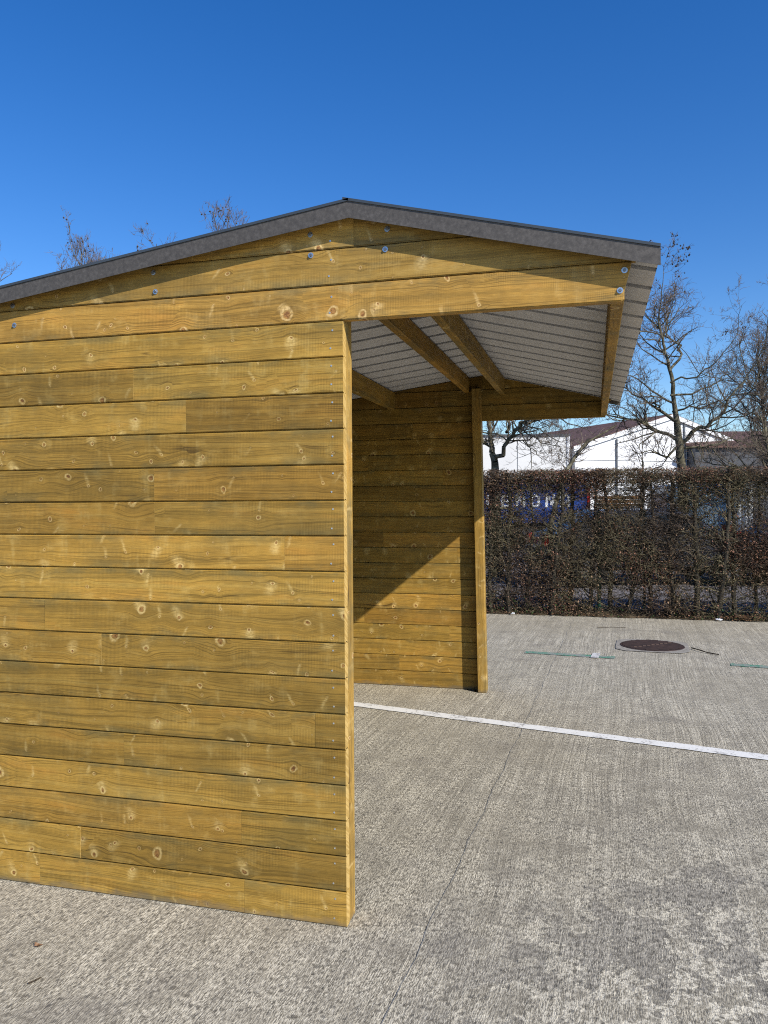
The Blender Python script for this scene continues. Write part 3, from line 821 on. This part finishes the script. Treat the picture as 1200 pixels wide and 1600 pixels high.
# ------------------------------------------------------------------ trees
def bark(name, dark, mid, pale):
    n = NT(name, 0.85, 0.15)
    f = n.noise(n.obj(), 7, 5, 0.65); g = n.noise(n.obj(), 60, 3, 0.6)
    c = n.ramp(f, [(0.32, dark), (0.5, mid), (0.72, pale)])
    c = n.mix(n.mapr(g, 0.5, 0.7, 0, 0.5), c, dark)
    n.color(c); n.bump(g, 0.4, 0.01); return n.m
M['bark'] = bark('mottled_bark', (0.038, 0.033, 0.022), (0.095, 0.084, 0.054), (0.30, 0.27, 0.18))
M['twigbark'] = bark('twig_bark', (0.085, 0.066, 0.052), (0.16, 0.126, 0.098), (0.27, 0.215, 0.17))
def wander(p, d, L, r0, r1, n, bend, up):
    out = [(p.copy(), r0)]
    for i in range(n):
        d = (d + Vector((rng.gauss(0, bend), rng.gauss(0, bend), rng.gauss(0, bend) + up))).normalized()
        p = p + d * (L / n); out.append((p.copy(), r0 + (r1 - r0) * (i + 1) / n))
    return out
def put(segs, pts):
    for (a, ra), (b_, rb) in zip(pts[:-1], pts[1:]): segs.append((*a, *b_, ra, rb))
def at_poly(pts, t):
    k = t * (len(pts) - 1); i = min(int(k), len(pts) - 2); f_ = k - i
    (a, ra), (b_, rb) = pts[i], pts[i + 1]
    return a.lerp(b_, f_), ra + (rb - ra) * f_, (b_ - a).normalized()
def side_dir(d, ang):
    a = Vector((rng.gauss(0, 1), rng.gauss(0, 1), rng.gauss(0, 1)))
    s = (a - d * a.dot(d)).normalized()
    return (d * math.cos(ang) + s * math.sin(ang)).normalized()
def twigify(pts, limb, twig, L, lv, n, up=0.05):
    # branches off a polyline, recursively down to fine twigs
    for _ in range(n):
        t = rng.uniform(0.12, 1.0); p, r, d = at_poly(pts, t)
        dv = side_dir(d, rng.uniform(0.55, 1.25)); dv.z += 0.18; dv.normalize()
        l = L * rng.uniform(0.45, 1.25) * (1.2 - 0.55 * t)
        if lv == 0:
            w = wander(p, dv, l, 0.0040, 0.0017, 3, 0.26, up); put(twig, w)
        else:
            rr = min(r * 0.62, 0.008 * lv + 0.003)
            w = wander(p, dv, l, rr, rr * 0.35, 5, 0.24, up)
            put(limb if lv > 1 else twig, w)
            twigify(w, limb, twig, l * 0.55, lv - 1, {2: 6, 1: 6}.get(lv, 6), up)
def tree(u, d, label, limbs=None, height=7.0, r=0.11, spread=1.6, seedballs=0, low=0.28, nl=13, dense=1.0, group='bare trees beyond the hedge', name='bare_tree', lim_lv=2, upt=0.05):
    root = thing(name, label, 'tree', site(u, d), RZ, group)
    rng.seed(int(1000 + u * 100))
    limb, twig = [], []; trunk = []
    polys = []
    if limbs:
        for i, L in enumerate(limbs):
            pts = []
            yy = 0.0; dy = 0.0 if i == 0 else rng.uniform(-0.45, 0.45)
            for j, (lx, lz, lr) in enumerate(L):
                if j: yy += dy * rng.uniform(0.3, 1.0)
                pts.append((Vector((lx, yy, lz)), lr))
            sm = []
            for (a, ra), (b_, rb) in zip(pts[:-1], pts[1:]):
                for q in range(3):
                    v = a.lerp(b_, q / 3) + (Vector((rng.gauss(0, .035), rng.gauss(0, .04), rng.gauss(0, .03))) * (0.3 if i == 0 else 1.0) if q or i else Vector())
                    sm.append((v, ra + (rb - ra) * q / 3))
            sm.append(pts[-1]); polys.append(sm)
    else:
        tr = wander(Vector((0, 0, 0)), Vector((rng.uniform(-.04, .04), 0, 1)).normalized(), height, r, 0.006, 14, 0.035, 0.05)
        polys.append(tr)
        for _ in range(nl):
            t = rng.uniform(low, 0.93); p, rr, dd = at_poly(tr, t)
            dv = side_dir(Vector((0, 0, 1)), rng.uniform(0.65, 1.15)); l = spread * rng.uniform(0.7, 1.2) * (1.35 - t)
            polys.append(wander(p, dv, l, rr * 0.55, 0.008, 8, 0.14, 0.10))
    limb_meshes = []
    for i, pl_ in enumerate(polys):
        if i == 0: put(trunk, pl_)
        else:
            one = []; put(one, pl_); limb_meshes.append(tubes('limb', one, M['bark'], 6))
        ln = sum((b_[0] - a[0]).length for a, b_ in zip(pl_[:-1], pl_[1:]))
        twigify(pl_ if i else pl_[len(pl_) // 3:], limb, twig, min(1.15, 0.30 * ln + 0.38), lim_lv, max(4, int(ln * 5.6 * dense * (1.0 if not limbs else (0.45 if i == 0 else (1.35 if pl_[-1][0].z < 4.4 else 0.75))))), upt)
    link('trunk', tubes('trunk', trunk, M['bark'], 8), root)
    for lm in limb_meshes: link('limb', lm, root)
    if limb: stuff(link('branches', tubes('branches', limb, M['bark'], 4), root))
    stuff(link('twigs', tubes('twigs', twig, M['twigbark'], 3), root))
    if seedballs:
        top = sorted(twig, key=lambda s: -s[5])[:1500]; V, F = [], []
        for s in rng.sample(top, seedballs):
            c_ = Vector(s[3:6]) - Vector((0, 0, 0.03)); rr = rng.uniform(0.016, 0.026); k = len(V)
            V += [tuple(c_ + Vector(q) * rr) for q in ((1, 0, 0), (-1, 0, 0), (0, 1, 0), (0, -1, 0), (0, 0, 1), (0, 0, -1))]
            F += [(k, k + 2, k + 4), (k + 2, k + 1, k + 4), (k + 1, k + 3, k + 4), (k + 3, k, k + 4), (k + 2, k, k + 5), (k + 1, k + 2, k + 5), (k + 3, k + 1, k + 5), (k, k + 3, k + 5)]
        stuff(link('seed_balls', mesh('seed_balls', V, F, M['twig']), root))
    return root
# the tall plane tree right of the roof: limbs in metres from the trunk foot
KS = 18.0 / 1230.0
def L_(*pts): return [((x - 1067) * KS, 1.61 + (782 - y) * KS, r * (0.84 if y > 640 else 0.62)) for x, y, r in pts]
plane_limbs = [
    [(0.02, 0.0, 0.15)] + L_((1067, 735, .125), (1060, 680, .105), (1054, 630, .085), (1050, 587, .072), (1039, 550, .055), (1037, 530, .048), (1030, 505, .034), (1035, 455, .018), (1038, 415, .006)),
    L_((1048, 582, .05), (1072, 550, .044), (1080, 535, .038), (1064, 510, .032), (1072, 485, .026), (1075, 455, .018), (1084, 415, .006)),
    L_((1052, 655, .05), (1012, 635, .036), (977, 611, .022), (958, 598, .008)),
    L_((1057, 687, .055), (1025, 670, .042), (987, 655, .030), (950, 646, .016), (915, 640, .006)),
    L_((1064, 695, .065), (1090, 672, .052), (1117, 655, .045), (1135, 615, .034), (1165, 575, .022), (1172, 540, .012), (1176, 490, .005)),
    L_((1053, 640, .04), (1087, 640, .03), (1112, 630, .02), (1118, 655, .012)),
    L_((1052, 620, .042), (1095, 612, .032), (1125, 597, .024), (1145, 580, .014), (1160, 560, .006)),
    L_((1051, 632, .042), (1012, 612, .03), (982, 592, .016), (965, 588, .006)),
    L_((1039, 552, .028), (1020, 540, .018), (997, 537, .008)),
    L_((1033, 515, .026), (1012, 492, .018), (1005, 460, .012), (1012, 425, .005)),
    L_((1049, 597, .035), (1085, 590, .026), (1110, 570, .020), (1127, 535, .014), (1130, 495, .006)),
    L_((1062, 700, .04), (1040, 712, .026), (1010, 705, .016), (985, 712, .006)),
    L_((1066, 705, .04), (1095, 700, .028), (1135, 690, .018), (1180, 697, .006)),
    L_((1038, 530, .024), (1048, 500, .016), (1055, 470, .011), (1052, 430, .004)),
]
tree(6.83, 18.0, 'tall bare plane tree with mottled trunk right of the shelter roof', plane_limbs, seedballs=120, dense=1.15)
K2 = 17.0 / 1230.0
def L2(*pts): return [((x - 775) * K2, 1.61 + (783 - y) * K2, r * 0.6) for x, y, r in pts]
left_limbs = [
    [(0.0, 0.0, 0.17)] + L2((774, 735, .145), (772, 715, .12), (767, 690, .085), (764, 660, .075), (766, 600, .05), (770, 540, .03), (768, 480, .01)),
    L2((776, 720, .085), (785, 700, .075), (793, 682, .07), (806, 668, .062), (830, 660, .045), (856, 655, .03), (885, 640, .014), (905, 620, .006)),
    L2((795, 680, .06), (798, 655, .05), (808, 620, .04), (815, 570, .025), (812, 520, .008)),
    L2((770, 705, .05), (758, 690, .035), (740, 670, .02), (725, 640, .007)),
    L2((768, 688, .045), (775, 660, .03), (785, 630, .02), (790, 590, .008)),
    L2((800, 690, .03), (830, 685, .02), (858, 700, .012), (872, 722, .005)),
    L2((790, 690, .03), (815, 690, .02), (835, 705, .012), (848, 728, .005)),
]
tree(2.42, 17.0, 'bare forked tree with thick mossy trunk just beyond the far shelter post', left_limbs, dense=1.2)
tree(9.6, 19.0, 'bushy bare tree with low tangled branches at the right edge', None, 5.4, 0.10, 2.6, 20, 0.16, 22, 1.15)
tree(11.6, 21.5, 'bare tree with dense twigs, farthest to the right', None, 6.4, 0.12, 2.6, 0, 0.15, 20, 1.0)
tree(6.35, 19.5, 'small thin bare sapling left of the tall plane tree', None, 3.5, 0.035, 0.9, 0, 0.3, 9, 0.8, lim_lv=1)
tree(-3.50, 18.2, 'bare tree whose crown shows above the left roof slope, nearest the ridge', None, 8.25, 0.11, 2.4, 25, 0.4, 24, 0.7, upt=0.25)
tree(-5.4, 18.6, 'slim bare tree tip peeping over the middle of the left roof slope', None, 7.75, 0.07, 0.9, 20, 0.5, 8, 0.7, upt=0.2)
tree(-6.85, 18.3, 'bare tree with upright twigs above the far left roof slope', None, 7.7, 0.11, 2.4, 25, 0.4, 24, 0.7, upt=0.25)
tree(-9.0, 18.8, 'bare tree at the left edge of the picture, above the roof', None, 8.5, 0.10, 1.7, 40, 0.4, 16, 0.9, upt=0.2)
pb = thing('cut_branch', 'pale leaning branch rising out of the hedge before the white hall', 'branch', site(3.0, 14.2), RZ)
pts = [(0.0, 0, 1.2), (0.28, 0.1, 2.1), (0.50, 0.2, 2.42), (0.72, 0.25, 2.68), (0.98, 0.3, 2.82), (1.3, 0.35, 3.0)]
sg = [(*a, *b_, ra, ra * .85) for a, b_, ra in zip(pts[:-1], pts[1:], (.045, .038, .034, .028, .02))]
sg.insert(0, (0.05, 0, 0, 0, 0, 1.2, 0.06, 0.045))
link('limb', tubes('limb', sg, M['bark'], 6), pb)
tg = []; pl_ = [(Vector(p), 0.02) for p in pts]
twigify(pl_, tg, tg, 0.5, 1, 16); stuff(link('twigs', tubes('twigs', tg, M['twigbark'], 3), pb))

# ------------------------------------------------------------------ buildings beyond
def cladding(name, col, rib=3.0, joint_h=0.0):
    n = NT(name, 0.6, 0.3)
    ox, oy, oz = n.sep(n.obj())
    f = n.noise(n.obj(), 0.9, 4, 0.6)
    w = n.math('SINE', n.mul(n.add(ox, oy), 2 * math.pi * rib))
    k = n.add(n.mapr(w, 0.6, 1.0, 0.0, 0.08), n.mapr(f, 0.3, 0.7, 0.0, 0.10))
    n.color(n.mix(k, col, tuple(c * 0.55 for c in col)))
    return n.m
M['white_clad'] = cladding('white_cladding', (0.80, 0.80, 0.80), 0.5)
M['cream_clad'] = cladding('pale_render', (0.70, 0.69, 0.66), 0.25)
M['grey_clad'] = cladding('dark_grey_cladding', (0.075, 0.078, 0.085), 1.5)
n = NT('brown_roof_sheet', 0.8, 0.2)
f = n.noise(n.obj(), 2.0, 5, 0.6); ox, oy, oz = n.sep(n.obj()); w = n.math('SINE', n.mul(oy, 2 * math.pi * 1.1))
c = n.ramp(f, [(0.3, (0.105, 0.058, 0.046)), (0.7, (0.185, 0.108, 0.084))])
n.color(n.mix(n.mapr(w, 0.5, 1.0, 0, 0.35), c, (0.06, 0.036, 0.033))); M['brown_roof'] = n.m
M['pane'] = plain('dark_glass', (0.03, 0.04, 0.05), 0.1, 0.5, 0, 0.1, 3)

# gabled hall: local x along the gable, y along the ridge
hall = thing('white_hall', 'white gabled hall with brown roof behind the tall plane tree', 'building', site(12.15 + 7.23, 50 + 2.93), RZ + math.radians(22))
H1, H2, HW, HL = 4.95, 7.22, 7.8, 34.0
b = MB(); b.prism([(-HW, 0), (HW, 0), (HW, H1), (0, H2), (-HW, H1)], 'y', 0.0, HL)
b.build('wall', M['white_clad'], hall)
for s in (-1, 1):
    b = MB(); b.prism([(0, H2 + 0.03), (s * (HW + 0.25), H1 + 0.03 - 0.25 * (H2 - H1) / HW), (s * (HW + 0.25), H1 + 0.21 - 0.25 * (H2 - H1) / HW), (0, H2 + 0.21)], 'y', -0.12, HL + 0.2)
    b.build('roof', M['brown_roof'], hall)
    b = MB(); b.prism([(0, H2 - 0.14), (s * (HW + 0.2), H1 - 0.2), (s * (HW + 0.2), H1 + 0.10), (0, H2 + 0.16)], 'y', -0.18, -0.125)
    b.build('barge_board', M['white_clad'], hall)
M['pipe'] = plain('grey_pipe', (0.16, 0.17, 0.18), 0.5)
for x in (-4.6, 1.0):
    b = MB(); b.cyl((x, -0.08, 0), 0.06, 5.6 if x < 0 else 6.8, 'z', 8); b.build('downpipe', M['pipe'], hall)
b = MB(); b.box(-HW - 0.9, -HW - 0.02, 0.3, 6, 0, H1 - 0.35); b.build('gap_shade', M['grey_clad'], hall)  # dark box standing in for the shaded gap below the eave
for z in (2.4, 3.3, 4.2):
    b = MB(); b.box(-HW + 0.1, HW - 0.1, -0.015, -0.003, z, z + 0.04); b.build('sheet_lap', M['pipe'], hall)

flat = thing('flat_hall', 'pale flat roofed hall left of the white gabled hall', 'building', site(-2.0, 45.0), RZ - 0.02)
b = MB(); b.box(-12, 12.55, 0, 14, 0, 5.28); b.build('wall', M['cream_clad'], flat)
b = MB(); b.box(-12.06, 12.62, -0.06, 14.06, 5.282, 5.42); b.build('parapet', M['grey_clad'], flat)
b = MB(); b.box(12.43, 12.58, -0.05, -0.004, 0, 5.27); b.build('corner_trim', M['white_clad'], flat)
for x in (-8, -3.6, 0.8, 5.2, 9.6):
    b = MB(); b.box(x, x + 0.035, -0.012, -0.003, 0.2, 5.25); b.build('panel_joint', M['pipe'], flat)

dark = thing('dark_hall', 'low dark grey hall with brown roof at the right', 'building', site(28.6, 52.2), RZ + 0.02)
b = MB(); b.box(-8.0, 14, 0, 18, 0, 5.05); b.build('wall', M['grey_clad'], dark)
b = MB(); b.prism([(-0.3, 5.06), (9, 6.8), (18.4, 5.06), (18.4, 5.2), (9, 6.94), (-0.3, 5.2)], 'x', -8.2, 14.3); b.build('roof', M['brown_roof'], dark)
for x in (-6.5, -3.0, 0.5, 4.0):
    b = MB(); b.box(x, x + 2.0, -0.03, -0.004, 1.2, 3.2); w_ = b.build('window', M['pane'], dark)
    b = MB(); b.box(x + 0.97, x + 1.03, -0.05, -0.032, 1.2, 3.2); b.build('mullion', M['pipe'], w_)

# ------------------------------------------------------------------ yard things seen through the hedge
M['tyre'] = plain('tyre_rubber', (0.02, 0.02, 0.02), 0.85, 0.2)
M['rim'] = plain('wheel_rim', (0.4, 0.41, 0.42), 0.35, 0.5, 0.7)
M['red_lens'] = plain('red_lens', (0.35, 0.02, 0.015), 0.25, 0.5)
M['lamp_lens'] = plain('clear_lens', (0.65, 0.67, 0.7), 0.15, 0.5)
def car(u, d, rz, col, label, van=False):
    mat = plain('car_paint', col, 0.25, 0.5, 0.2, 0.05, 2)
    o = thing('parked_van' if van else 'parked_car', label, 'van' if van else 'car', site(u, d, 0.004), RZ + rz)
    if van: prof = [(-2.4, .35), (2.3, .35), (2.42, .75), (2.35, 1.05), (1.75, 1.25), (1.2, 1.95), (0.9, 2.02), (-2.3, 2.02), (-2.42, 1.9), (-2.45, .6)]
    else: prof = [(-2.05, .32), (2.0, .32), (2.12, .6), (2.02, .82), (1.2, .95), (0.5, 1.38), (0.1, 1.45), (-1.1, 1.43), (-1.75, 1.05), (-2.05, .95), (-2.15, .65)]
    b = MB(); b.prism(prof, 'y', -0.84, 0.84); b.build('body', mat, o, bevel=0.05)
    g0 = [(-1.3, 1.05), (0.95, 1.05), (0.42, 1.33), (-1.05, 1.33)] if not van else [(0.1, 1.3), (1.55, 1.3), (1.12, 1.85), (0.1, 1.85)]
    for s in (-1, 1):
        b = MB(); b.prism(g0, 'y', s * 0.835, s * 0.846); b.build('window', M['pane'], o)
        for x in (-1.35, 1.3):
            b = MB(); b.cyl((x, s * 0.70, 0.32), 0.315, s * 0.17, 'y', 20); w_ = b.build('wheel', M['tyre'], o)
            b = MB(); b.cyl((x, s * 0.865, 0.32), 0.19, s * 0.012, 'y', 14); b.build('rim', M['rim'], w_)
        xe = prof[-1][0]
        b = MB(); b.box(xe - 0.03, xe + 0.06, s * 0.62 - 0.14, s * 0.62 + 0.14, 0.78, 0.98); b.build('tail_light', M['red_lens'], o)
        b = MB(); b.box(2.0, 2.13, s * 0.6 - 0.16, s * 0.6 + 0.16, 0.62, 0.76); b.build('headlight', M['lamp_lens'], o)
    b = MB()
    fx = [(1.22, 0.97), (0.52, 1.385)] if not van else [(1.78, 1.27), (1.24, 1.92)]
    (xa, za), (xb, zb) = fx
    b.v = [(xa + .02, -0.7, za + .02), (xa + .02, 0.7, za + .02), (xb + .02, 0.62, zb + .005), (xb + .02, -0.62, zb + .005)]; b.f = [(0, 1, 2, 3)]
    b.build('windscreen', M['pane'], o)
    return o
car(5.1, 15.4, 0.05, (0.07, 0.072, 0.085), 'dark grey parked car behind the hedge, nearest the shelter')
car(9.2, 15.2, 0.02, (0.03, 0.035, 0.045), 'black parked car behind the hedge on the right')
car(8.6, 22.5, math.pi / 2 - 0.2, (0.20, 0.30, 0.40), 'blue grey van parked behind the hedge left of the tree', True)
# blue board trailer with white lettering
M['blue'] = plain('blue_tarpaulin', (0.010, 0.045, 0.22), 0.5, 0.4, 0, 0.15, 2)
M['white_print'] = plain('white_lettering', (0.78, 0.79, 0.80), 0.5)
tr = thing('box_trailer', 'blue box trailer with large white lettering seen through the hedge', 'trailer', site(4.7, 25.0, 0.004), RZ)
b = MB(); b.box(-1.75, 1.75, 0, 1.8, 0.9, 2.32); bx_ = b.build('box', M['blue'], tr, bevel=0.02)
b = MB(); b.box(1.755, 1.86, 0.0, 1.8, 0.9, 2.0); b.build('end_panel', M['red_lens'], tr)
b = MB(); b.box(-1.7, 1.7, 0.2, 1.6, 0.62, 0.88); b.box(1.8, 3.0, 0.85, 0.95, 0.62, 0.72); b.build('chassis', M['grey_clad'], tr)
for x in (-0.5, 0.5):
    b = MB(); b.cyl((x, 0.05, 0.34), 0.34, 0.2, 'y', 20); b.build('wheel', M['tyre'], tr)
def letter(kind, x):
    st = {'C': [(0, .3, 0, .06), (0, .3, .34, .40), (0, .08, 0, .4)], 'E': [(0, .08, 0, .4), (0, .3, 0, .07), (0, .27, .165, .235), (0, .3, .33, .4)],
          'N': [(0, .08, 0, .4), (.22, .3, 0, .4), (.08, .15, .2, .36), (.15, .22, .06, .22)], 'D': [(0, .08, 0, .4), (.08, .24, 0, .07), (.08, .24, .33, .4), (.22, .3, .06, .34)],
          'A': [(0, .08, 0, .34), (.22, .3, 0, .34), (.06, .24, .33, .4), (.08, .22, .13, .2)]}[kind]
    b = MB()
    for (a, c_, e, g_) in st: b.box(x + a, x + c_, -0.012 - 0.0005 * (a + e), -0.002, 1.42 + e, 1.42 + g_)
    b.build('letter', M['white_print'], bx_)
for i, ch in enumerate('CENDNA'): letter(ch, -1.45 + i * 0.47)
# timber stack
M['pallet'] = plain('orange_timber', (0.34, 0.17, 0.06), 0.7, 0.2, 0, 0.3, 4)
ts = thing('timber_stack', 'stack of orange brown boards beside the blue trailer', 'timber stack', site(7.35, 24.4, 0.004), RZ + 0.05)
bd = MB(); bd.box(-0.62, 0.62, -0.08, 0.08, 0, 0.10); bm_ = None
for lay in range(15):
    for r_ in range(4):
        if bm_ is None:
            o = bd.build('board', M['pallet'], ts, (0, r_ * 0.2, lay * 0.118), bevel=0.006); bm_ = o.data
        else: link('board', bm_, ts, (rng.uniform(-.04, .04), r_ * 0.2, lay * 0.118))
# white gate
M['gate'] = plain('white_painted_steel', (0.78, 0.79, 0.80), 0.5)
gt = thing('white_gate', 'white picket gate behind the hedge right of the tall tree', 'gate', site(9.95, 23.0, 0.004), RZ)
for z in (0.35, 1.05, 1.82):
    b = MB(); b.box(-0.85, 0.85, 0.02, 0.06, z, z + 0.06); b.build('rail', M['gate'], gt)
pk = MB(); pk.box(-0.055, 0.055, -0.012, 0.012, 0.15, 1.95); po = None
for i in range(10):
    x = -0.78 + i * 0.173
    if po is None: po = pk.build('picket', M['gate'], gt, (x, 0, 0))
    else: link('picket', po.data, gt, (x, 0, 0))
